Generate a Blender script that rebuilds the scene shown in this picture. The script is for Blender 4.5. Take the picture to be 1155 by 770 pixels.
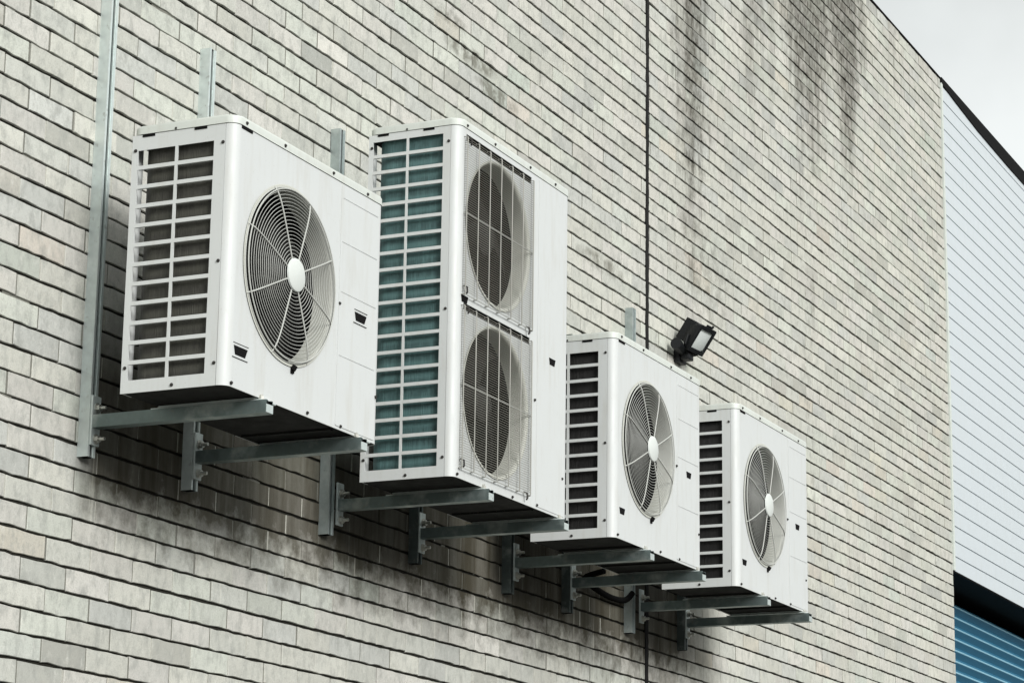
import bpy, bmesh, math, random
import numpy as np
from mathutils import Vector, Matrix, noise
R = math.radians
random.seed(7)
rng = np.random.default_rng(11)
sc = bpy.context.scene
for o in list(bpy.data.objects): bpy.data.objects.remove(o)
COL = sc.collection

# ---------------------------------------------------------------- camera
YAW, PITCH, ROLL, DIST, FPX = 1.13407943, 0.24030381, 0.01419055, 4.64490649, 2917.63667
fw = Vector((math.sin(YAW)*math.cos(PITCH), math.cos(YAW)*math.cos(PITCH), math.sin(PITCH)))
rt = Vector((math.cos(YAW), -math.sin(YAW), 0)); up = rt.cross(fw)
r2 = rt*math.cos(ROLL)+up*math.sin(ROLL); u2 = -rt*math.sin(ROLL)+up*math.cos(ROLL)
cd = bpy.data.cameras.new('camera'); cam = bpy.data.objects.new('camera', cd); COL.objects.link(cam)
m = Matrix((r2, u2, -fw)).transposed().to_4x4(); m.translation = (0, -DIST, 1.6)
cam.matrix_world = m
cd.sensor_width = 36; cd.lens = FPX/1155*36; cd.clip_end = 3000; cd.clip_start = .1
sc.camera = cam

# ---------------------------------------------------------------- sky, sun, exposure
SUN_EL, SUN_AZ = R(22), R(212)        # azimuth measured clockwise from +y; the sun stands in front of the wall, left
w = bpy.data.worlds.new('World'); sc.world = w; w.use_nodes = True
nt = w.node_tree; N = nt.nodes; L = nt.links; N.clear()
out = N.new('ShaderNodeOutputWorld'); bg = N.new('ShaderNodeBackground'); bg.inputs[1].default_value = .1
sky = N.new('ShaderNodeTexSky'); sky.sky_type = 'NISHITA'; sky.sun_disc = False
sky.sun_elevation = SUN_EL; sky.sun_rotation = SUN_AZ; sky.air_density = 1; sky.dust_density = 2
tc = N.new('ShaderNodeTexCoord'); sep = N.new('ShaderNodeSeparateXYZ'); L.new(tc.outputs['Generated'], sep.inputs[0])
hs = N.new('ShaderNodeHueSaturation'); hs.inputs['Saturation'].default_value = .10; L.new(sky.outputs[0], hs.inputs['Color'])
# overcast layer: brighter towards the zenith, soft cloud texture
ramp = N.new('ShaderNodeValToRGB'); e = ramp.color_ramp.elements
e[0].position = 0.0; e[0].color = (.12, .125, .125, 1); e[1].position = 1; e[1].color = (2.6, 2.7, 2.68, 1)
el = e.new(.15); el.color = (.4, .42, .42, 1); el = e.new(.27); el.color = (1.85, 1.93, 1.92, 1); el = e.new(.38); el.color = (1.55, 1.63, 1.61, 1); el = e.new(.52); el.color = (2.7, 2.8, 2.78, 1)
L.new(sep.outputs[2], ramp.inputs[0])
nz = N.new('ShaderNodeTexNoise'); nz.inputs['Scale'].default_value = 7; nz.inputs['Detail'].default_value = 5
L.new(tc.outputs['Generated'], nz.inputs['Vector'])
nr = N.new('ShaderNodeMapRange'); nr.inputs[1].default_value = .35; nr.inputs[2].default_value = .7; nr.inputs[3].default_value = .86; nr.inputs[4].default_value = 1.14
L.new(nz.outputs[0], nr.inputs[0])
vm = N.new('ShaderNodeVectorMath'); vm.operation = 'SCALE'; L.new(ramp.outputs[0], vm.inputs[0]); L.new(nr.outputs[0], vm.inputs['Scale'])
sc5 = N.new('ShaderNodeVectorMath'); sc5.operation = 'SCALE'; sc5.inputs['Scale'].default_value = 2.4; L.new(vm.outputs[0], sc5.inputs[0])
mx = N.new('ShaderNodeMix'); mx.data_type = 'RGBA'; mx.inputs[0].default_value = .85
L.new(hs.outputs[0], mx.inputs[6]); L.new(sc5.outputs[0], mx.inputs[7])
L.new(mx.outputs[2], bg.inputs[0]); L.new(bg.outputs[0], out.inputs[0])
sd = bpy.data.lights.new('sun', 'SUN'); sd.energy = 1.72; sd.angle = R(22); sd.color = (1, .985, .965)
so = bpy.data.objects.new('sun', sd); COL.objects.link(so)
dirv = Vector((math.sin(SUN_AZ)*math.cos(SUN_EL), math.cos(SUN_AZ)*math.cos(SUN_EL), math.sin(SUN_EL)))
so.rotation_euler = dirv.to_track_quat('Z', 'Y').to_euler(); so.location = (0, -10, 20)
vs = sc.view_settings; vs.view_transform = 'Standard'; vs.look = 'None'; vs.exposure = 1.08; vs.gamma = 1

# ---------------------------------------------------------------- node helpers
def mat(name, base, rough=.5, metal=0., spec=.5):
    m = bpy.data.materials.new(name); m.use_nodes = True
    b = m.node_tree.nodes['Principled BSDF']
    b.inputs['Base Color'].default_value = (*base, 1); b.inputs['Roughness'].default_value = rough
    b.inputs['Metallic'].default_value = metal; b.inputs['Specular IOR Level'].default_value = spec
    return m, m.node_tree.nodes, m.node_tree.links, b
def coords(n, l, obj=True, scale=(1, 1, 1)):
    t = n.new('ShaderNodeTexCoord') if obj else n.new('ShaderNodeNewGeometry')
    mp = n.new('ShaderNodeMapping'); mp.inputs['Scale'].default_value = scale
    l.new(t.outputs['Object' if obj else 'Position'], mp.inputs[0]); return mp.outputs[0]
def noise_n(n, l, vec, scale, detail=4, rough=.5):
    t = n.new('ShaderNodeTexNoise'); t.inputs['Scale'].default_value = scale; t.inputs['Detail'].default_value = detail
    t.inputs['Roughness'].default_value = rough; l.new(vec, t.inputs['Vector']); return t.outputs[0]
def rng_n(n, l, v, a, b, c, d):
    t = n.new('ShaderNodeMapRange'); l.new(v, t.inputs[0])
    for i, x in enumerate((a, b, c, d)): t.inputs[i+1].default_value = x
    return t.outputs[0]
def mixc(n, l, f, a, b, mode='MIX'):
    t = n.new('ShaderNodeMix'); t.data_type = 'RGBA'; t.blend_type = mode
    for s, v in ((0, f), (6, a), (7, b)):
        if isinstance(v, (int, float)): t.inputs[s].default_value = v
        elif isinstance(v, tuple): t.inputs[s].default_value = (*v, 1)
        else: l.new(v, t.inputs[s])
    return t.outputs[2]
def math_n(n, l, op, a, b=0., c=0.):
    t = n.new('ShaderNodeMath'); t.operation = op
    for i, v in enumerate((a, b, c)):
        if isinstance(v, (int, float)): t.inputs[i].default_value = v
        else: l.new(v, t.inputs[i])
    return t.outputs[0]
def bump_n(n, l, b, h, strength, dist=.002):
    t = n.new('ShaderNodeBump'); t.inputs['Strength'].default_value = strength; t.inputs['Distance'].default_value = dist
    l.new(h, t.inputs['Height']); l.new(t.outputs[0], b.inputs['Normal'])

def paint(name, base, rough=.5, dirt=.34, dirtcol=(.42, .41, .36)):
    m, n, l, b = mat(name, base, rough)
    v = coords(n, l, False); vs_ = coords(n, l, False, (9, 9, 1.2))
    f1 = rng_n(n, l, noise_n(n, l, vs_, 3.5, 6, .6), .50, .74, 0, dirt)
    f2 = rng_n(n, l, noise_n(n, l, v, 26, 5, .65), .62, .78, 0, dirt*.9)
    f = math_n(n, l, 'MAXIMUM', f1, f2)
    c = mixc(n, l, f, base, dirtcol)
    sp = rng_n(n, l, noise_n(n, l, v, 190, 2, .5), .70, .74, 0, .3)
    c = mixc(n, l, sp, c, (.25, .22, .17))
    l.new(c, b.inputs['Base Color'])
    l.new(rng_n(n, l, noise_n(n, l, v, 14, 3), .3, .7, rough-.07, rough+.12), b.inputs['Roughness'])
    bump_n(n, l, b, noise_n(n, l, v, 5, 3), .12, .01)
    return m
M = {}
M['white'] = paint('white_paint', (.53, .55, .54))
M['lid'] = paint('lid_paint', (.53, .56, .52), .5, .4)
M['wire'] = mat('coated_wire', (.42, .43, .40), .5)[0]
M['wire_dull'] = mat('dulled_guard_wire', (.30, .30, .27), .6)[0]
M['wiremesh'] = mat('mesh_wire', (.24, .235, .20), .5)[0]
M['liner'] = paint('liner_plastic', (.48, .49, .44), .55, .4)
M['blade'] = paint('fan_plastic', (.03, .03, .028), .7, .5, (.05, .05, .045))
M['hub'] = mat('hub_cap_paint', (.56, .59, .56), .5)[0]
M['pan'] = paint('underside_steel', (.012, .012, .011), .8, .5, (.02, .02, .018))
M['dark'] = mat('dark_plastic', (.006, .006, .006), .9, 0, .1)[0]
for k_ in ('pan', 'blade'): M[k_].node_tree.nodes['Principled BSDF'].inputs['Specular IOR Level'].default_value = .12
M['screw'] = mat('screw_steel', (.035, .033, .03), .6, .3)[0]
def galv(name, base, metal=.55):
    m, n, l, b = mat(name, base, .42, metal)
    v = coords(n, l, False)
    vo = n.new('ShaderNodeTexVoronoi'); vo.inputs['Scale'].default_value = 55; l.new(v, vo.inputs['Vector'])
    c = mixc(n, l, rng_n(n, l, vo.outputs['Distance'], 0, 1, 0, .5), base, tuple(x*.72 for x in base))
    c = mixc(n, l, rng_n(n, l, noise_n(n, l, v, 9, 5, .6), .5, .75, 0, .55), c, (.62, .66, .63))
    c = mixc(n, l, rng_n(n, l, noise_n(n, l, v, 40, 4, .6), .62, .72, 0, .5), c, (.22, .21, .18))
    l.new(c, b.inputs['Base Color'])
    l.new(rng_n(n, l, noise_n(n, l, v, 20, 3), .3, .7, .34, .55), b.inputs['Roughness'])
    return m
M['galv'] = galv('galvanised_steel', (.60, .67, .65), .45)
M['galv_arm_shade'] = galv('shaded_arm_steel', (.17, .215, .21), .75)  # arm steel, colour darkened to stand in for shade under the units
M['galv_dark'] = galv('deep_shaded_rail_steel', (.10, .125, .12), .6)  # darkest rail copy: shade behind the units put into the steel colour
M['galv_mid'] = galv('half_shaded_rail_steel', (.40, .46, .45), .6)  # in-between rail copy, shade partly painted in, for rails whose tops show
M['nut'] = galv('zinc_nut', (.55, .55, .5), .8)
def coil(name, base, tube):
    m, n, l, b = mat(name, base, .6, .15)
    v = coords(n, l, True)
    wv = n.new('ShaderNodeTexWave'); wv.bands_direction = 'Z'; wv.inputs['Scale'].default_value = 7; l.new(v, wv.inputs['Vector'])
    v2 = coords(n, l, True, (1, 1, .15))
    c = mixc(n, l, rng_n(n, l, wv.outputs['Fac'], .2, .9, .65, 0), base, tube)
    c = mixc(n, l, rng_n(n, l, noise_n(n, l, v2, 60, 4, .7), .45, .75, 0, .6), c, tuple(x*1.45 for x in base))
    l.new(c, b.inputs['Base Color'])
    bump_n(n, l, b, noise_n(n, l, coords(n, l, True, (1, 1, .02)), 420, 1), .6, .004)
    return m
M['coil_brown'] = coil('brown_coil_fins', (.050, .050, .040), (.022, .021, .018))
M['coil_teal'] = coil('teal_coil_fins', (.075, .15, .148), (.03, .065, .065))
M['coil_black'] = coil('black_coil_fins', (.008, .0075, .007), (.004, .004, .004))

# ---------------------------------------------------------------- brick material (marks are dirt and mould; the band under the units also holds painted shade)
m, n, l, b = mat('cream_brick', (.5, .5, .45), .88, 0, .25)
g = n.new('ShaderNodeNewGeometry'); sx = n.new('ShaderNodeSeparateXYZ'); l.new(g.outputs['Position'], sx.inputs[0])
X, Z = sx.outputs[0], sx.outputs[2]
at = n.new('ShaderNodeAttribute'); at.attribute_name = 'brick_tone'
v = coords(n, l, False)
c = at.outputs['Color']
c = mixc(n, l, rng_n(n, l, noise_n(n, l, v, 7, 5, .6), .3, .7, .0, .30), c, (.36, .38, .36))
c = mixc(n, l, rng_n(n, l, noise_n(n, l, coords(n, l, False, (1, 1, .6)), 21, 6, .72), .47, .68, 0, .72), c, (.25, .26, .24))
c = mixc(n, l, rng_n(n, l, noise_n(n, l, coords(n, l, False, (1, 1, .7)), 33, 4, .6), .56, .74, 0, .5), c, (.62, .62, .57))
c = mixc(n, l, rng_n(n, l, noise_n(n, l, v, 230, 3, .7), .50, .66, 0, .45), c, (.27, .26, .23))
c = mixc(n, l, rng_n(n, l, noise_n(n, l, v, 300, 2, .6), .36, .22, 0, .5), c, (.66, .66, .61))
c = mixc(n, l, math_n(n, l, 'MULTIPLY', rng_n(n, l, X, 8, 15, .02, .20), rng_n(n, l, noise_n(n, l, v, 2.2, 3), .35, .65, .3, 1)), c, (.50, .475, .37))
# streaks: x centre, half width, from z, to z (fades), strength
vst = coords(n, l, False, (1, 1, .09))
stn = noise_n(n, l, vst, 7.5, 6, .68); stf = noise_n(n, l, v, 11, 5, .65)
def streak(xc, hw, ztop, zbot, k, thr=.42):
    dx = math_n(n, l, 'ABSOLUTE', math_n(n, l, 'SUBTRACT', X, xc))
    fx = rng_n(n, l, dx, hw*1.25, 0, -.32, .02)
    fz = rng_n(n, l, Z, zbot, ztop, -.24, .04)
    nn = math_n(n, l, 'ADD', math_n(n, l, 'MULTIPLY', stn, .62), math_n(n, l, 'MULTIPLY', stf, .38))
    v_ = math_n(n, l, 'ADD', math_n(n, l, 'ADD', nn, fx), fz)
    return math_n(n, l, 'MULTIPLY', rng_n(n, l, v_, thr, thr+.20, 0, 1), k)
st = None
for a in [(12.16, .36, 6.2, 4.3, 1.0, .33), (13.15, .4, 7.0, 5.5, .7, .38), (14.1, .8, 7.3, 6.0, 1.1, .28), (14.85, .5, 7.4, 6.3, 1.1, .27),
          (15.9, .5, 7.9, 6.6, .6, .43), (13.45, .25, 7.0, 5.6, .45, .40), (14.2, .35, 7.3, 5.6, .5, .39), (10.6, .5, 7.4, 5.4, .4, .44)]:
    s_ = streak(*a); st = s_ if st is None else math_n(n, l, 'MAXIMUM', st, s_)
grit = rng_n(n, l, noise_n(n, l, coords(n, l, False, (1, 1, .55)), 26, 6, .75), .38, .60, .42, 1.0)
c = mixc(n, l, math_n(n, l, 'MULTIPLY', math_n(n, l, 'MINIMUM', st, .92), grit), c, (.06, .055, .042))
def blob(xc, zc, rx, rz, k):
    a = math_n(n, l, 'DIVIDE', math_n(n, l, 'SUBTRACT', X, xc), rx); bb = math_n(n, l, 'DIVIDE', math_n(n, l, 'SUBTRACT', Z, zc), rz)
    d = math_n(n, l, 'ADD', math_n(n, l, 'MULTIPLY', a, a), math_n(n, l, 'MULTIPLY', bb, bb))
    return math_n(n, l, 'MULTIPLY', rng_n(n, l, d, 1, .1, 0, 1), math_n(n, l, 'MULTIPLY', rng_n(n, l, stf, .4, .6, 0, 1), k))
bl = None
for a in [(9.5, 5.45, .3, .05, 1.2), (9.75, 5.36, .25, .05, 1.2), (9.25, 5.56, .22, .04, .8), (10.95, 4.9, .35, .05, .9), (12.4, 5.2, .5, .3, .4)]:
    s_ = blob(*a); bl = s_ if bl is None else math_n(n, l, 'MAXIMUM', bl, s_)
c = mixc(n, l, math_n(n, l, 'MINIMUM', bl, .75), c, (.12, .115, .09))
# damp grime below the units, deepened to paint in their shade on the wall
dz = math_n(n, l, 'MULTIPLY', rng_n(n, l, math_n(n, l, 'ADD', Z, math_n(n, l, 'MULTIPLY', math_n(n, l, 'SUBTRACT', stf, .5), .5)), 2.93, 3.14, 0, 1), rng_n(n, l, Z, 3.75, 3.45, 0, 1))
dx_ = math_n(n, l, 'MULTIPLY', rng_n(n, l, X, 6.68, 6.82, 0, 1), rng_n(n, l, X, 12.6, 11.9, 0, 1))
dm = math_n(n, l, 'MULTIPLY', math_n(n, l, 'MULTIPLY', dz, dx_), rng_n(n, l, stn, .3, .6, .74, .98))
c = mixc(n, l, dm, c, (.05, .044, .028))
# pale lime runs
pl = math_n(n, l, 'MULTIPLY', rng_n(n, l, noise_n(n, l, coords(n, l, False, (1, 1, .05)), 24, 3, .6), .64, .74, 0, .6), rng_n(n, l, Z, 3.25, 2.6, 1, .2))
pl = math_n(n, l, 'MULTIPLY', pl, rng_n(n, l, Z, 3.3, 3.1, 0, 1))
c = mixc(n, l, pl, c, (.68, .67, .58))
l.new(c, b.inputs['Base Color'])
bump_n(n, l, b, math_n(n, l, 'ADD', noise_n(n, l, v, 260, 3, .7), math_n(n, l, 'MULTIPLY', noise_n(n, l, v, 40, 3), 1.5)), .5, .0025)
M['brick'] = m
def rough_mat(name, base, sc_=120, amp=.35, rough=.9):
    m, n, l, b = mat(name, base, rough, 0, .2)
    v = coords(n, l, False)
    c = mixc(n, l, rng_n(n, l, noise_n(n, l, v, sc_, 4, .7), .35, .7, 0, 1), base, tuple(x*(1-amp) for x in base))
    l.new(c, b.inputs['Base Color']); bump_n(n, l, b, noise_n(n, l, v, sc_*2, 3, .7), .6, .004)
    return m
M['bed'] = rough_mat('bed_mortar', (.022, .021, .016))
M['head_dark'] = rough_mat('dirty_head_mortar', (.22, .22, .19), 160, .4)
M['head'] = rough_mat('head_mortar', (.50, .50, .44), 160, .35)
M['sealant'] = rough_mat('black_sealant', (.012, .012, .011), 60)
M['asphalt'] = rough_mat('asphalt', (.045, .045, .043), 40, .3)
M['concrete'] = rough_mat('concrete', (.14, .14, .13), 20, .3)
M['roofing'] = rough_mat('roof_membrane', (.2, .2, .2), 20, .3)
M['cladding'] = paint('cladding_paint', (.505, .55, .57), .45, .15)
M['flash'] = mat('black_flashing', (.004, .004, .004), .8, 0, .1)[0]
M['soffit'] = mat('dark_soffit', (.003, .003, .003), .9, 0, .1)[0]
M['trim'] = paint('trim_paint', (.52, .56, .52), .5, .2)
M['blue'] = mat('blue_shutter_paint', (.02, .125, .21), .35)[0]
M['hose'] = mat('black_foam_lagging', (.004, .004, .004), .95, 0, .05)[0]
M['lampblack'] = mat('black_cast_metal', (.006, .007, .008), .5, 0, .3)[0]
m, n, l, b = mat('lamp_glass', (.62, .66, .64), .12, 0, .7); M['glass'] = m
bump_n(n, l, b, noise_n(n, l, coords(n, l), 60, 2), .2, .003)

# ---------------------------------------------------------------- mesh helpers
def link(name, me, m, parent=None, loc=None):
    o = bpy.data.objects.new(name, me); COL.objects.link(o)
    if m and not me.materials: me.materials.append(m)
    if parent: o.parent = parent
    if loc: o.location = loc
    return o
def tag(o, label=None, cat=None, group=None, kind=None):
    for k, v_ in (('label', label), ('category', cat), ('group', group), ('kind', kind)):
        if v_: o[k] = v_
def empty(name, loc, label, cat, group=None):
    o = bpy.data.objects.new(name, None); COL.objects.link(o); o.location = loc; o.empty_display_size = .2
    tag(o, label, cat, group); return o
class MB:
    def __init__(s): s.bm = bmesh.new()
    def box(s, x0, x1, y0, y1, z0, z1, bev=0):
        r = bmesh.ops.create_cube(s.bm, size=1); vv = r['verts']
        for q in vv: q.co = Vector((x0+(q.co.x+.5)*(x1-x0), y0+(q.co.y+.5)*(y1-y0), z0+(q.co.z+.5)*(z1-z0)))
        if bev:
            ed = list({e for q in vv for e in q.link_edges})
            bmesh.ops.bevel(s.bm, geom=ed, offset=bev, segments=2, affect='EDGES', profile=.5)
        return s
    def cyl(s, p0, p1, r, n=16, r1=None):
        p0, p1 = Vector(p0), Vector(p1); d = p1-p0
        mt = Matrix.Translation((p0+p1)/2) @ d.to_track_quat('Z', 'Y').to_matrix().to_4x4()
        bmesh.ops.create_cone(s.bm, cap_ends=True, segments=n, radius1=r, radius2=r if r1 is None else r1, depth=d.length, matrix=mt); return s
    def tube(s, pts, r, n=6, closed=False):
        pts = [Vector(p) for p in pts]; rings = []; K = len(pts)
        for i, p in enumerate(pts):
            a = pts[(i-1) % K] if (closed or i) else p; c_ = pts[(i+1) % K] if (closed or i < K-1) else p
            t = (c_-a).normalized(); u = t.cross(Vector((0, 1, 0)))
            if u.length < .05: u = t.cross(Vector((0, 0, 1)))
            u.normalize(); v_ = t.cross(u)
            rings.append([s.bm.verts.new(p+u*r*math.cos(2*math.pi*k/n)+v_*r*math.sin(2*math.pi*k/n)) for k in range(n)])
        for i in range(K if closed else K-1):
            A, B = rings[i], rings[(i+1) % K]
            for k in range(n): s.bm.faces.new((A[k], A[(k+1) % n], B[(k+1) % n], B[k]))
        if not closed:
            s.bm.faces.new(rings[0]); s.bm.faces.new(rings[-1][::-1])
        return s
    def prism(s, poly, z0, z1, bev=0, f=lambda x, y, z: (x, y, z)):
        a = [s.bm.verts.new(f(x, y, z0)) for x, y in poly]; c_ = [s.bm.verts.new(f(x, y, z1)) for x, y in poly]; k = len(poly)
        s.bm.faces.new(a[::-1]); tf = s.bm.faces.new(c_)
        for i in range(k): s.bm.faces.new((a[i], a[(i+1) % k], c_[(i+1) % k], c_[i]))
        if bev: bmesh.ops.bevel(s.bm, geom=list(tf.edges), offset=bev, segments=3, affect='EDGES', profile=.5)
        return s
    def lathe(s, prof, c, n=64):      # prof of (radius, y) round the y axis through c=(x,z)
        rings = [[s.bm.verts.new((c[0]+r*math.cos(2*math.pi*k/n), y, c[1]+r*math.sin(2*math.pi*k/n))) for k in range(n)] for r, y in prof]
        for A, B in zip(rings, rings[1:]):
            for k in range(n): s.bm.faces.new((A[k], A[(k+1) % n], B[(k+1) % n], B[k]))
        return s
    def mesh(s, name, smooth=False):
        bmesh.ops.recalc_face_normals(s.bm, faces=s.bm.faces)
        me = bpy.data.meshes.new(name); s.bm.to_mesh(me); s.bm.free()
        if smooth:
            for p in me.polygons: p.use_smooth = True
            try: me.set_sharp_from_angle(angle=R(38))
            except Exception: pass
        return me
    def obj(s, name, m, parent=None, smooth=True): return link(name, s.mesh(name, smooth), m, parent)
def rrect(x0, x1, y0, y1, r, n=6):
    p = []
    for cx, cy, a in ((x1-r, y1-r, 0), (x0+r, y1-r, 90), (x0+r, y0+r, 180), (x1-r, y0+r, 270)):
        for k in range(n+1): t = R(a+90*k/n); p.append((cx+r*math.cos(t), cy+r*math.sin(t)))
    return p
def circ(cx, cy, r, n=72): return [(cx+r*math.cos(2*math.pi*k/n), cy+r*math.sin(2*math.pi*k/n)) for k in range(n)]
def rect(x0, x1, y0, y1): return [(x0, y0), (x1, y0), (x1, y1), (x0, y1)]
def plate(name, loops, t, M4):       # a flat sheet with openings, thickness t, placed by M4
    cu = bpy.data.curves.new('tmp', 'CURVE'); cu.dimensions = '2D'; cu.fill_mode = 'BOTH'; cu.extrude = t/2
    for lp in loops:
        s_ = cu.splines.new('POLY'); s_.points.add(len(lp)-1); s_.use_cyclic_u = True
        for i, (x, y) in enumerate(lp): s_.points[i].co = (x, y, 0, 1)
    o = bpy.data.objects.new('tmp', cu); COL.objects.link(o)
    dg = bpy.context.evaluated_depsgraph_get(); dg.update()
    me = bpy.data.meshes.new_from_object(o.evaluated_get(dg)); me.name = name
    bpy.data.objects.remove(o); bpy.data.curves.remove(cu)
    me.materials.clear(); me.transform(M4); me.update()
    return me
XZ = Matrix(((1, 0, 0, 0), (0, 0, 1, 0), (0, 1, 0, 0), (0, 0, 0, 1)))      # sheet (x, y) -> (x, ., z)
YZ = Matrix(((0, 0, 1, 0), (1, 0, 0, 0), (0, 1, 0, 0), (0, 0, 0, 1)))      # sheet (x, y) -> (., y, z)

# ---------------------------------------------------------------- ground
bm = MB(); s_ = 900
vs4 = [bm.bm.verts.new(q) for q in ((-s_, -s_, 0), (s_, -s_, 0), (s_, s_, 0), (-s_, s_, 0))]; bm.bm.faces.new(vs4)
tag(bm.obj('ground', M['asphalt']), kind='structure')
bm = MB(); bm.box(-10, 40, -1.2, -.02, -.1, .12, .01); tag(bm.obj('pavement', M['concrete']), kind='structure')

# ---------------------------------------------------------------- building
WALL_L, WALL_R, TOP = 1.0, 17.10, 7.85
bld = empty('warehouse_building', (9, .15, 0), 'cream brick warehouse with pale ribbed cladding and a blue roller door at its far end', 'building')
def bpart(mb, name, m, lab=None, smooth=False):
    o = link(name, mb.mesh(name, smooth), m, bld); o.matrix_parent_inverse = Matrix.Translation((-9, -.15, 0))
    if lab: o['label'] = lab
    return o
# courses
zs = [0.0]; z = 0.0
JZ = 4.363
below = []; z = JZ
while z > 0: below.append(z); z -= (.0742 if z > 3.95 else (.0765 if z > 3.7 else .0787))
above = []; z = JZ+.0741
while z < TOP-.01: above.append(z); z += .0741
zs = sorted(below+above)+[TOP]
BL, JW = .2435, .0075
V = []; F = []; T = []; MI = []; base = 0
def quad_brick(x0, x1, z0, z1, tone, yo):
    nseg = 6
    xs = np.linspace(x0, x1, nseg+1)
    wob = lambda a: rng.normal(0, a, nseg+1)
    zb = z0+wob(.0013); zt = z1+wob(.0010)
    f0 = []
    front = [(xs[i], yo, zb[i]+.0014) for i in range(nseg+1)]+[(xs[i], yo, zt[i]-.0014) for i in range(nseg, -1, -1)]
    cxm = (x0+x1)/2; hwid = (x1-x0)/2
    front = [((cxm+(x-cxm)*(1-.0022/max(hwid, .01))), y, z) for x, y, z in front]
    mid = [(xs[i], yo+.0018, zb[i]) for i in range(nseg+1)]+[(xs[i], yo+.0018, zt[i]) for i in range(nseg, -1, -1)]
    back = [(x, .03, z) for x, y, z in mid]
    k = len(front); b0 = len(V); V.extend(front+mid+back)
    for i in range(nseg): F.append((b0+i, b0+i+1, b0+k-2-i, b0+k-1-i)); T.append(tone); MI.append(0)
    for a_, c_ in ((0, k), (k, 2*k)):
        for i in range(k):
            j = (i+1) % k; F.append((b0+c_+i, b0+c_+j, b0+a_+j, b0+a_+i)); T.append(tone); MI.append(0)
def box_raw(x0, x1, y0, y1, z0, z1, mi, tone=(.5, .5, .45)):
    b0 = len(V); V.extend([(x, y, z) for z in (z0, z1) for x, y in ((x0, y0), (x1, y0), (x1, y1), (x0, y1))])
    for f in ((0, 1, 5, 4), (1, 2, 6, 5), (2, 3, 7, 6), (3, 0, 4, 7), (4, 5, 6, 7), (3, 2, 1, 0)): F.append(tuple(b0+q for q in f)); T.append(tone); MI.append(mi)
tones = [(.45,.46,.43),(.50, .50, .445), (.515, .515, .46), (.485, .49, .44), (.51, .50, .46), (.475, .485, .44), (.495, .515, .455), (.52, .51, .465)]
JX0, JX1 = 11.509, 11.541
for ci in range(len(zs)-1):
    z0, z1 = zs[ci], zs[ci+1]
    jt = .0080+rng.normal(0, .0016)
    ph = 6.697 - 40*BL + (BL/2 if ci % 2 else 0) + rng.normal(0, .006)
    x = ph
    while x < WALL_R+BL:
        a, c_ = x+JW/2, x+BL-JW/2+rng.normal(0, .0015)
        x += BL
        segs = []
        a2, c2 = max(a, WALL_L), min(c_, WALL_R)
        if c2-a2 < .02: continue
        if a2 < JX0 and c2 > JX0: segs = [(a2, JX0), (JX1, c2)] if c2 > JX1+.02 else [(a2, JX0)]
        elif a2 < JX1 and c2 > JX1: segs = [(JX1, c2)]
        else: segs = [(a2, c2)]
        for sa, sb in segs:
            if sb-sa < .02: continue
            t = np.array(tones[rng.integers(len(tones))])*(1+rng.normal(0, .065))
            q = rng.random()
            if q < .05: t = t*.78
            elif q < .07: t = t*np.array((.90, .96, .95))
            elif q < .09: t = t*np.array((1.0, .94, .89))
            quad_brick(sa, sb, z0+jt/2, z1-.0088+jt/2, tuple(t), rng.normal(0, .0011))
            # head joint, pale and nearly flush
            if sb == c2 and sb+JW < WALL_R and not (JX0-.02 < sb < JX1):
                dd = .0018+abs(rng.normal(0, .0012))
                box_raw(sb-.0003, sb+JW+.0006, dd, .026, z0+jt/2+.001, z1-.0095+jt/2-.001, 1 if rng.random() < .4 else 3)
            # here and there the bed joint is smeared full
            if rng.random() < .05:
                w_ = rng.uniform(.03, .16); s0 = rng.uniform(sa, max(sa+.001, sb-w_))
                box_raw(s0, min(s0+w_, sb), .005+rng.uniform(0, .003), .026, z1-.009, z1+.0062, 3)
box_raw(WALL_L, JX0-.001,   .0095, .25, 0, TOP-.004, 2); box_raw(JX1+.001, WALL_R-.002,   .0095, .25, 0, TOP-.004, 2)
me = bpy.data.meshes.new('brick_wall'); me.from_pydata(V, [], F)
me.polygons.foreach_set('material_index', MI)
ca = me.attributes.new('brick_tone', 'FLOAT_COLOR', 'FACE'); ca.data.foreach_set('color', np.array([(*t, 1) for t in T], dtype=np.float32).ravel())
for k in ('brick', 'head', 'bed', 'head_dark'): me.materials.append(M[k])
me.update(); o = bpy.data.objects.new('brick_wall', me); COL.objects.link(o); o.parent = bld; o.matrix_parent_inverse = Matrix.Translation((-9, -.15, 0))
# movement joint with ragged black sealant
mb = MB(); zz = 0.0; pl_, pr_ = [], []
while zz < TOP-.01:
    pl_.append((JX0-.002+random.uniform(-.004, .003), zz)); pr_.append((JX1+.001+random.uniform(-.003, .004), zz)); zz += .022
mb.prism(pl_+pr_[::-1], -.0035, .02, f=lambda x, y, z: (x, z, y))
bpart(mb, 'movement_joint', M['sealant'], 'ragged black sealed vertical joint in the brickwork')
mb = MB(); mb.box(WALL_L-.01, WALL_R+.004, -.005, .27, TOP, TOP+.012, .002); bpart(mb, 'coping', M['flash'])
mb = MB(); mb.box(WALL_L+.01, 29.9, .28, 14, 7.45, 7.55); mb.box(WALL_L, WALL_L+.25, .26, 14, 0, TOP-.01); mb.box(29.8, 30, .5, 14, 0, 7.8); mb.box(WALL_L, 30, 13.9, 14.1, 0, 7.8)
bpart(mb, 'roof', M['roofing'])
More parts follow.
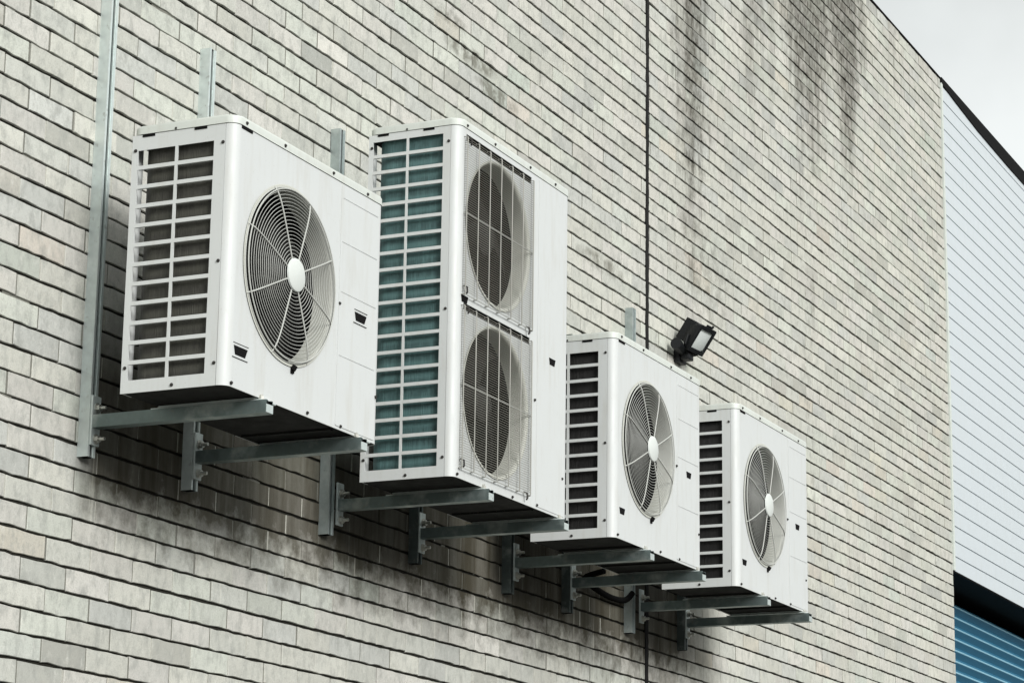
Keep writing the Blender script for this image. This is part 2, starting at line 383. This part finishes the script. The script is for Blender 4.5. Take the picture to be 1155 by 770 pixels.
# cladding: shallow boards with shadow grooves
CX0, CX1, CZ0 = WALL_R+.012, 30., 4.322
mb = MB(); k = 0; z = CZ0; P_ = .1057
prof = []
while z < 7.80:
    prof += [(-.004, z), (-.004, min(z+P_-.009, 7.83)), (.014, min(z+P_-.008, 7.832)), (.014, min(z+P_-.001, 7.834))]; z += P_
pr = [(y, z) for y, z in prof]
mb.prism([(y, z) for y, z in pr]+[(.10, pr[-1][1]), (.10, CZ0)], CX0, CX1, f=lambda a, b_, c_: (c_, a, b_))
bpart(mb, 'cladding', M['cladding'])
mb = MB(); mb.box(WALL_R+.001, WALL_R+.03, -.012, .09, CZ0, 7.82, .002); bpart(mb, 'corner_trim', M['trim'])
mb = MB(); mb.prism([(WALL_R+.005, 7.815), (17.5, 7.79), (18.1, 7.762), (19, 7.748), (30, 7.74), (30, TOP+.012), (WALL_R+.005, TOP+.012)], -.012, .3, f=lambda x, y, z: (x, z, y))
bpart(mb, 'capping', M['flash'], 'black metal capping along the top of the pale cladding')
mb = MB(); mb.box(WALL_R+.002, 30, -.003, .50, CZ0-.012, CZ0-.001); bpart(mb, 'soffit', M['soffit'])
# roller door, curved slats
door = MB(); prof = []; z = 0.0; sp = .0785
while z < 4.22:
    prof += [(0.277, z), (0.275, z+sp*.04), (0.245, z+sp*.50), (0.243, z+sp*.56), (0.247, z+sp*.62), (0.253, z+sp*.70), (0.275, z+sp*.98)]; z += sp
door.prism(prof+[(.32, z), (.32, 0)], WALL_R+.003, 29.7, f=lambda a, b_, c_: (c_, a, b_))
dm_ = bpart(door, 'roller_door', M['blue'], 'blue roller door of narrow horizontal slats')
M['blue_highlight'] = mat('highlight_blue_paint', (.23, .43, .53), .45)[0]; dm_.data.materials.append(M['blue_highlight'])  # paler blue for the slat crests, a painted highlight line
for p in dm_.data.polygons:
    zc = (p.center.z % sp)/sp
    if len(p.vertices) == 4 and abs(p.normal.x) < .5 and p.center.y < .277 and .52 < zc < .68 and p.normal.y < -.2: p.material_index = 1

# ---------------------------------------------------------------- condensers
D = .375
def screw_mesh():
    mb = MB(); mb.cyl((0, .004, 0), (0, -.004, 0), .0038, 10); mb.cyl((0, .001, 0), (0, -.001, 0), .0058, 12); return mb.mesh('screw', True)
SCREW = screw_mesh(); SCREW.materials.append(M['screw'])
def slot_mesh():
    # recessed grip: dark trapezoid pocket with a raised lip above and below
    mb = MB(); mb.prism([(-.046, .016), (.050, .016), (.034, -.017), (-.036, -.017)], -.0012, .004, f=lambda x, y, z: (x, z, y)); return mb.mesh('grip_slot')
def lip_mesh():
    mb = MB(); mb.tube([(-.055, -.001, -.028), (.050, -.001, -.028)], .0018, 6); mb.tube([(-.050, -.001, .026), (.056, -.001, .026)], .0012, 6)
    return mb.mesh('grip_lip', True)
SLOT = slot_mesh(); SLOT.materials.append(M['dark']); LIP = lip_mesh(); LIP.materials.append(M['screw'])
def fan(parent, c, seed):
    y0 = .050
    f = MB(); n_ = 14; na = 12
    hub = MB(); hub.lathe([(.001, y0-.012), (.05, y0-.01), (.068, y0+.004), (.07, y0+.09), (.001, y0+.092)], c, 40); ho = hub.obj('fan_hub', M['blade'], parent)
    for b_ in range(3):
        a0 = seed+b_*2*math.pi/3; mb = MB(); grid = []
        for i in range(n_+1):
            r = .066+(.262-.066)*i/n_; s0 = -.52*(i/n_)**1.4; row = []
            for j in range(na+1):
                t = j/na; span = 1.05+.55*(i/n_); a = a0+s0+span*t
                y = y0+.02+.085*t*(.75+.25*i/n_)+.012*math.sin(math.pi*t)
                row.append(mb.bm.verts.new((c[0]+r*math.cos(a), y, c[1]+r*math.sin(a))))
            grid.append(row)
        for i in range(n_):
            for j in range(na): mb.bm.faces.new((grid[i][j], grid[i+1][j], grid[i+1][j+1], grid[i][j+1]))
        r_ = bmesh.ops.solidify(mb.bm, geom=mb.bm.faces[:], thickness=.003)
        mb.obj('fan_blade', M['blade'], ho)
    mo = MB(); mo.cyl((c[0], .18, c[1]), (c[0], .25, c[1]), .06, 24); mo_ = mo.obj('fan_motor', M['pan'], parent); mo = MB(); mo.box(c[0]-.02, c[0]+.02, .25, .275, c[1]-.31, c[1]+.31); mo.obj('motor_bracket', M['pan'], mo_)
def shroud(parent, c, Ro):
    mb = MB(); prof = [(Ro+.004, -.0035)]
    for k in range(7):
        a = math.pi/2*k/6; prof.append((Ro-.012*math.sin(a), -.004+.014*(1-math.cos(a))))
    prof += [(Ro-.013, .03), (Ro-.013, .068), (Ro-.010, .070), (Ro-.010, .03), (Ro+.01, .02)]
    mb.lathe(prof, c, 96); return mb.obj('fan_shroud', M['liner'], parent)
def ring_guard(parent, c, Ro):
    prof = lambda r: -.004-.013*(1-(r/Ro)**9) if r < Ro*.985 else -.003
    mb = MB(); r = .058
    while r < Ro*.985:
        mb.tube([(c[0]+r*math.cos(2*math.pi*k/72), prof(r), c[1]+r*math.sin(2*math.pi*k/72)) for k in range(72)], .0010, 6, True); r += .0118
    for r, y in ((Ro-.004, -.004), (Ro-.009, -.013)): mb.tube([(c[0]+r*math.cos(2*math.pi*k/90), y, c[1]+r*math.sin(2*math.pi*k/90)) for k in range(90)], .0023, 6, True)
    g_ = mb.obj('fan_guard', M['wire'], parent)
    for k in range(8):
        a = R(22.5+45*k+2); mb = MB()
        rs = [.05+(Ro+.004-.05)*i/14 for i in range(15)]
        mb.tube([(c[0]+q*math.cos(a), (prof(q)-.0028 if i < 14 else -.003), c[1]+q*math.sin(a)) for i, q in enumerate(rs)], .0026, 6)
        mb.obj('guard_spoke', M['wire'], g_)
    mb = MB(); mb.lathe([(.0005, -.031), (.045, -.030), (.053, -.027), (.055, -.022), (.001, -.021)], c, 40); mb.obj('hub_cap', M['hub'], g_)
    return g_
def mesh_guard(parent, cx, z0, z1, hw):
    yf = -.013; x0, x1 = cx-hw, cx+hw; mb = MB(); z = z0+.012
    def hw_wire(z, r):
        pts = [(x0, -.001, z)]
        for k in range(5): a = math.pi/2*k/4; pts.append((x0+.010*(1-math.cos(a)), yf+.010*(1-math.sin(a)), z))
        for k in range(5): a = math.pi/2*(1-k/4); pts.append((x1-.010*(1-math.cos(a)), yf+.010*(1-math.sin(a)), z))
        pts.append((x1, -.001, z)); mb.tube(pts, r, 5)
    while z < z1-.004: hw_wire(z, .0010); z += .0088
    g_ = mb.obj('fan_guard', M['wiremesh'], parent)
    mb = MB(); hw_wire((z0+z1)/2+.008, .0018); mb.obj('guard_bar', M['wire'], g_); mb = MB(); hw_wire(z0-.001, .0022); mb.obj('guard_bar', M['wire'], g_)
    for k in range(7):
        x = cx-.305+.0985*k; mb = MB()
        pts = [(x, -.001, z0-.002), (x, yf-.001, z0-.002), (x, yf-.003, z0+.001), (x, yf-.003, z1-.003), (x, yf-.001, z1), (x, -.001, z1)]
        mb.tube(pts, .0023, 6); mb.obj('guard_bar', M['wire_dull'], g_)
    for xx, zz_ in ((x0+.02, z1-.008), (x1-.05, z0-.006), (x0+.005, z0+.02)):
        mb = MB(); mb.tube([(xx, -.004, zz_+.012), (xx+.002, -.018, zz_+.006), (xx+.004, -.018, zz_-.012), (xx+.01, -.012, zz_-.016)], .0035, 8)
        mb.obj('guard_hook', M['screw'], g_)
    return g_
UNITS = [
 dict(x0=6.523, w=.990, yf=-.649, z0=3.3176, h=.858, fans=[.429], kind='ring', coil='coil_brown', arms=(6.746, 7.373), seed=.35,
      label='largest looking single fan air conditioning unit, leftmost in the row, with brown grille interior'),
 dict(x0=8.107, w=1.016, yf=-.636, z0=3.3225, h=1.340, fans=[.988, .345], kind='mesh', coil='coil_teal', arms=(8.366, 9.045), seed=1.1,
      label='tall air conditioning unit with two fans one above the other and teal coils'),
 dict(x0=9.599, w=1.001, yf=-.636, z0=3.338, h=.860, fans=[.429], kind='ring', coil='coil_black', arms=(9.937, 10.552), seed=2.0,
      label='single fan air conditioning unit just right of the tall two fan unit, under the floodlight'),
 dict(x0=11.033, w=1.018, yf=-.650, z0=3.3377, h=.852, fans=[.429], kind='ring', coil='coil_black', arms=(11.361, 11.952), seed=2.7,
      label='farthest and smallest looking single fan air conditioning unit, at the right end of the row')]
def build_unit(u):
    w_, h, ns = u['w'], u['h'], (20 if u['kind'] == 'mesh' else 12)
    U = empty('air_conditioner', (u['x0'], u['yf'], u['z0']), u['label'], 'air conditioner', 'air conditioners mounted in a row on the brick wall')
    rc = .034; LID = .028; b0 = .0; ht = h-LID
    cxf = .362
    # front sheet with round openings
    Ro = .288
    loops = [rect(rc, w_-rc, .0, ht)]+[circ(cxf-(.017 if u['kind'] == 'mesh' else 0), cz, Ro) for cz in u['fans']]
    if u['kind'] == 'mesh':
        # dark gap above each guard: sheet stops short under the lid and under the middle band
        loops += [rect(.060, .640, 1.265, 1.292), rect(.060, .640, .624, .650)]
        loops = [loops[0]]+[circ(.345, .975, .282), circ(.345, .335, .282)]+loops[3:]
    me = plate('front_panel', loops, .0025, Matrix.Translation((0, .00125, 0)) @ XZ); link('front_panel', me, M['white'], U)
    # casing: rounded corner posts, right side, rear posts
    def post(cx, cy, a0, a1, sgn):
        mb = MB()
        n_ = 8; o_ = [(cx+rc*math.cos(R(a0+(a1-a0)*k/n_)), cy+rc*math.sin(R(a0+(a1-a0)*k/n_))) for k in range(n_+1)]
        i_ = [(cx+(rc-.0025)*math.cos(R(a0+(a1-a0)*k/n_)), cy+(rc-.0025)*math.sin(R(a0+(a1-a0)*k/n_))) for k in range(n_, -1, -1)]
        mb.prism(o_+i_, 0, ht); mb.obj('corner_post', M['white'], U)
    post(rc, rc, 180, 270, 1); post(w_-rc, rc, 270, 360, 1)
    mb = MB()
    mb.box(w_-.0025, w_, rc, D, 0, ht); mb.obj('side_panel', M['white'], U)
    mb = MB(); mb.box(w_-.30, w_-.0026, D-.0025, D, 0.002, ht-.002); mb.obj('rear_panel', M['white'], U)
    mb = MB(); mb.box(.003, .060, D-.003, D, .002, ht-.002); mb.obj('rear_post', M['white'], U)
    # louvred side sheet
    yo0, ym0, ym1, yo1 = .076, .2055, .2165, .352
    if u['kind'] == 'mesh': yo0, ym0, ym1, yo1 = .066, .2075, .2175, .356
    zb, zt = .040, h-.079
    if u['kind'] == 'mesh': zt = 1.284
    pitch = (zt-zb+.0125)/ns; lp = [rect(rc+.0012, D, .0, ht)]
    for k in range(ns):
        za = zb+k*pitch; zc = za+pitch-.0125
        lp += [rect(yo0, ym0, za, zc), rect(ym1, yo1, za, zc)]
    me = plate('side_grille', lp, .003, Matrix.Translation((.0012, 0, 0)) @ YZ); so_ = link('side_grille', me, M['white'], U)
    mb = MB(); mb.box(.002, .0045, D-.012, D-.0005, .01, ht-.01)
    for k in range(1, ns): mb.box(.003, .013, yo0-.004, yo1+.002, zb+k*pitch-.011, zb+k*pitch-.008)     # turned-in lip of each bar
    mb.obj('grille_bars', M['white'], so_)
    # lid
    mb = MB(); mb.prism(rrect(-.003, w_+.003, -.003, D+.003, .037, 8), ht+.0015, h, .006); li = mb.obj('lid', M['lid'], U)
    mb = MB(); mb.prism(rrect(.004, w_-.004, .004, D-.004, .033, 8), ht-.02, ht+.002); mb.obj('lid_gasket', M['pan'], U)
    # base pan and feet
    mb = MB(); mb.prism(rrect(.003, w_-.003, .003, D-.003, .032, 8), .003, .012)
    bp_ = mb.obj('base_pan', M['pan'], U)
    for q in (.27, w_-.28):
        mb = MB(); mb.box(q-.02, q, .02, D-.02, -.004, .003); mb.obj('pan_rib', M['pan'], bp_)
    for ax in u['arms']:
        mb = MB(); x = ax-u['x0']+.0; mb.box(x-.028, x+.062, -.012, D+.014, -.009, -.0045, .001); mb.box(x-.02, x+.05, .01, D-.01, -.0045, .003)
        mb.obj('foot', M['galv'], U)
    # coil: down the left side, round the rear corner and along the back
    mb = MB(); pth = [(.02, .07)]; rr = .062; yb = D-.018
    pth += [(.02, yb-rr)]+[(.02+rr*(1-math.cos(R(90*k/8))), yb-rr+rr*math.sin(R(90*k/8))) for k in range(1, 9)]+[(w_-.32, yb)]
    inn = [(.045, .07), (.045, yb-rr)]+[(.02+rr-(rr-.025)*math.cos(R(90*k/8)), yb-rr+(rr-.025)*math.sin(R(90*k/8))) for k in range(1, 9)]+[(w_-.32, yb-.025)]
    mb.prism(pth+inn[::-1], .013, ht-.021); mb.obj('coil', M[u['coil']], U)
    # partition between fan bay and compressor bay
    mb = MB(); mb.box(w_-.318, w_-.315, .006, D-.02, .013, ht-.021); mb.obj('partition', M['coil_black'], U)
    mb = MB(); mb.box(.03, .0325, .006, .068, .013, ht-.021); mb.obj('filler_strip', M['liner'], U)
    for cz in u['fans']:
        if u['kind'] == 'ring': c_ = (cxf, cz)
        else: c_ = (.345, {.988: .975, .345: .335}[cz])
        shroud(U, c_, Ro if u['kind'] == 'ring' else .282); fan(U, c_, u['seed']+cz)
        if u['kind'] == 'ring': ring_guard(U, c_, Ro-.002)
        else: mesh_guard(U, .345, c_[1]-.297, c_[1]+.300, .300)
    # grips
    for gx, gz in ([(.079, .118), (.834, .402)] if u['kind'] == 'ring' else [(.066, .664), (.848, .600)]):
        s1 = link('grip_slot', SLOT, None, U, (gx, -.0026 if gx > .5 else 0, gz))
        if u['x0'] < 7: s1.scale = (.85, 1, .85); link('grip_lip', LIP, None, s1, (0, 0, 0))
        else: s1.scale = (.62, 1, .8)
    # service panel on the right, with its seam and pressed lines
    mb = MB(); mb.prism(rrect(w_-.305, w_-.038, .010, ht-.006, .006, 2), -.0022, .0, f=lambda x, y, z: (x, z, y))
    sp_ = mb.obj('service_panel', M['white'], U, False)
    if u['kind'] == 'ring':
        for zz_ in (.245, .46, .63, .78):
            mb = MB(); mb.box(w_-.295, w_-.05, -.0034, -.0022, zz_, zz_+.0035, .001); mb.obj('pressed_rib', M['white'], sp_)
        mb = MB(); mb.cyl((cxf+.03, -.006, .128), (cxf+.034, -.012, .142), .009, 8); mb.box(cxf+.024, cxf+.042, -.006, .0, .118, .140, .002); mb.obj('guard_clip', M['dark'], U)
    # screws
    fr = [(.03, .012), (.5, .010), (.72, .012), (.955, .16), (.69, .42), (.06, ht-.012+.026), (.30, ht+.012), (.62, ht+.012), (.86, ht+.012)]
    for i, (sx_, sz) in enumerate(fr): link('screw', SCREW, None, U, (sx_, -.003 if sz < ht else -.004, sz+random.uniform(-.003, .003)))
    sd_ = [(.043, ht-.06), (.043, ht*.47), (.043, .07), (.19, .014), (.362, .08), (.362, ht-.05), (.215, ht+.006)]
    for sy, sz in sd_:
        o = link('screw', SCREW, None, U, (-.001, sy, sz)); o.rotation_euler = (0, 0, R(-90))
    # dark notches below the lid
    for k, (sy, wd) in enumerate(((.315, .045), (.125, .045))):
        mb = MB(); mb.box(-.0024, .003, sy-wd/2, sy+wd/2, ht-.008, ht+.0012); mb.obj('lid_notch', M['dark'], U, False)
    if u['kind'] == 'ring':
        mb = MB(); mb.box(.035, .10, -.0024, .003, ht-.009, ht+.0012); mb.obj('lid_notch', M['dark'], U, False)
    return U
for u in UNITS: build_unit(u)

# ---------------------------------------------------------------- wall brackets
def bracket(xr, ztop, xa, za, yend, label):
    B = empty('wall_bracket', (xr, 0, 3.17), label, 'bracket', 'steel brackets that carry the air conditioners')
    def P(mb, name, m_, par=B):
        o = link(name, mb.mesh(name, True), m_, par)
        if par is B: o.matrix_parent_inverse = Matrix.Translation((-xr, 0, -3.17))
        return o
    t = .003; h_ = .0206
    C_ = [(-h_, 0), (h_, 0), (h_, -.041), (.0105, -.041), (.0105, -.033), (.0075, -.033), (.0075, -.038), (h_-t, -.038), (h_-t, -t), (-h_+t, -t), (-h_+t, -.038), (-.0075, -.038), (-.0075, -.033), (-.0105, -.033), (-.0105, -.041), (-h_, -.041)]
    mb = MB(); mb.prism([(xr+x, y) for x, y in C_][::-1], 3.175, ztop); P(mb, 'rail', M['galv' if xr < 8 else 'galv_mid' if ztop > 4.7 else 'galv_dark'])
    # arm: from the base plate to just past the unit front, slot up
    A_ = [(x, -y) for x, y in C_]
    mb = MB(); mb.prism([(xa+x, za+y) for x, y in A_], -.050, yend, f=lambda a, b_, c_: (a, c_, b_)); arm = P(mb, 'arm', M['galv_arm_shade'])
    mb = MB(); mb.box(xa-.0198, xa+.0198, yend-.002, yend+.001, za+.001, za+.027); P(mb, 'end_plate', M['galv'])
    mb = MB(); mb.box(xa-.0235, xa+.0235, -.050, -.0415, za-.055, za+.105, .0015); bp_ = P(mb, 'base_plate', M['galv'])
    for zn in (za-.034, za+.066):
        mb = MB(); mb.cyl((xa+.002, -.0505, zn), (xa+.002, -.064, zn), .0125, 6); mb.cyl((xa+.002, -.064, zn), (xa+.002, -.084, zn), .006, 10); mb.cyl((xa+.002, -.0503, zn), (xa+.002, -.053, zn), .017, 16)
        P(mb, 'nut', M['nut'])
    mb = MB(); mb.cyl((xa, yend+.03, za+.03), (xa, yend+.03, za+.062), .005, 8); mb.cyl((xa, yend+.03, za+.046), (xa, yend+.03, za+.056), .0095, 6); P(mb, 'bolt', M['nut'])
    return B
info = [('leftmost', 7.0)]
bl_ = [
 (6.727, 6.9, 'bracket with the tall rail that runs up past the leftmost unit'),
 (7.345, 4.750, 'bracket under the right half of the leftmost unit, rail top showing above its lid'),
 (8.300, 4.748, 'bracket under the left part of the tall two fan unit, rail top showing beside it'),
 (9.030, 4.60, 'bracket under the right end of the tall two fan unit'),
 (9.900, 4.60, 'bracket under the left part of the unit right of the tall one'),
 (10.53, 4.45, 'bracket under the right end of the unit below the floodlight'),
 (11.262, 4.752, 'bracket under the left part of the last unit, rail top showing beside the black joint'),
 (11.95, 4.30, 'rightmost bracket, under the right end of the last unit')]
k = 0
for u in UNITS:
    for ax in u['arms']:
        xr, zt, lb = bl_[k]; k += 1
        bracket(xr, zt, xr+.004 if abs(ax-xr) < .03 else ax-.012, u['z0']-.0505, u['yf']-.034, lb)

# ---------------------------------------------------------------- lagged hoses behind the brackets
def hose(name, pts, r, label):
    ps = []
    for i in range(len(pts)-1):
        p0, p1, p2, p3 = [Vector(pts[max(0, min(len(pts)-1, j))]) for j in (i-1, i, i+1, i+2)]
        for k_ in range(8):
            t = k_/8; ps.append(.5*((2*p1)+(-p0+p2)*t+(2*p0-5*p1+4*p2-p3)*t*t+(-p0+3*p1-3*p2+p3)*t**3))
    ps.append(Vector(pts[-1])); mb = MB(); mb.tube(ps, r, 10); o = mb.obj(name, M['hose']); tag(o, label, 'hose'); return o
hose('insulated_hose', [(10.62, -.16, 3.37), (10.66, -.05, 3.35), (10.8, -.03, 3.33), (11.0, -.03, 3.31), (11.18, -.03, 3.32), (11.23, -.05, 3.36)], .014, 'thin black hose sagging between the brackets of the two far units')

# ---------------------------------------------------------------- floodlight
FX, FY, FZ = 11.93, 0., 4.675
FL = empty('floodlight', (FX, FY, FZ), 'small black floodlight with a glass face fixed to the brick wall above the third unit', 'floodlight')
def fp(mb, name, m_, par=FL, Mx=None, sm=True):
    o = link(name, mb.mesh(name, sm), m_, par)
    if Mx is not None: o.matrix_local = Mx
    return o
mb = MB(); mb.box(-.05, .05, -.035, -.001, -.05, .05, .006); mb.cyl((0, -.03, 0), (0, -.09, .01), .022, 14); fp(mb, 'wall_box', M['lampblack'])
mb = MB(); mb.cyl((-.045, -.05, .005), (-.15, -.055, .02), .024, 16, .030); mb.box(-.05, .02, -.085, -.04, -.04, -.0, .006); fp(mb, 'motion_sensor', M['lampblack'])
HM = Matrix.Translation((-.01, -.10, .085)) @ Matrix.Rotation(R(-5), 4, 'Z') @ Matrix.Rotation(R(35), 4, 'X')
# housing local: glass faces -y
mb = MB()
def loft(secs):
    rings = [[mb.bm.verts.new((x, y, z)) for x, z in rrect(-a, a, -b_, b_, .012, 3)] for y, a, b_ in secs]
    for A, B_ in zip(rings, rings[1:]):
        for k_ in range(len(A)): mb.bm.faces.new((A[k_], A[(k_+1) % len(A)], B_[(k_+1) % len(A)], B_[k_]))
    mb.bm.faces.new(rings[0]); mb.bm.faces.new(rings[-1][::-1])
loft([(-.045, .082, .070), (-.03, .084, .072), (-.005, .070, .058), (.025, .050, .042), (.04, .044, .036)])
ho_ = fp(mb, 'lamp_housing', M['lampblack'], Mx=HM)
mb = MB()
for k_ in range(6): mb.box(-.05+.02*k_-.002, -.05+.02*k_+.002, -.01, .062, -.05, .066)
fp(mb, 'cooling_fins', M['lampblack'], ho_)
mb = MB(); mb.box(-.066, .066, -.0475, -.0455, -.052, .052, .0005); fp(mb, 'lamp_glass', M['glass'], ho_)
mb = MB(); mb.prism(rrect(-.086, .086, -.074, .074, .01, 3), -.050, -.0455, f=lambda x, y, z: (x, z, y)); mb.bm.free()
me = plate('glass_frame', [rrect(-.087, .087, -.074, .074, .01, 3), rect(-.066, .066, -.053, .053)], .012, Matrix.Translation((0, -.048, 0)) @ XZ); fp_ = link('glass_frame', me, M['lampblack'], ho_)
mb = MB(); mb.cyl((0.03, -.05, .076), (0.03, -.05, .092), .006, 8); mb.box(.0, .05, -.04, -.03, .07, .084); fp(mb, 'frame_latch', M['lampblack'], ho_)
mb = MB()
mb.tube([(-.095, -.10, .075), (-.098, -.085, .03), (-.06, -.072, .005), (0, -.07, .0), (.06, -.072, .005), (.088, -.085, .03), (.08, -.10, .085)], .008, 8); fp(mb, 'yoke', M['lampblack'])
mb = MB(); mb.tube([(.02, -.05, -.01), (.03, -.09, -.005), (.03, -.13, .01)], .007, 8); fp(mb, 'stay', M['lampblack'])
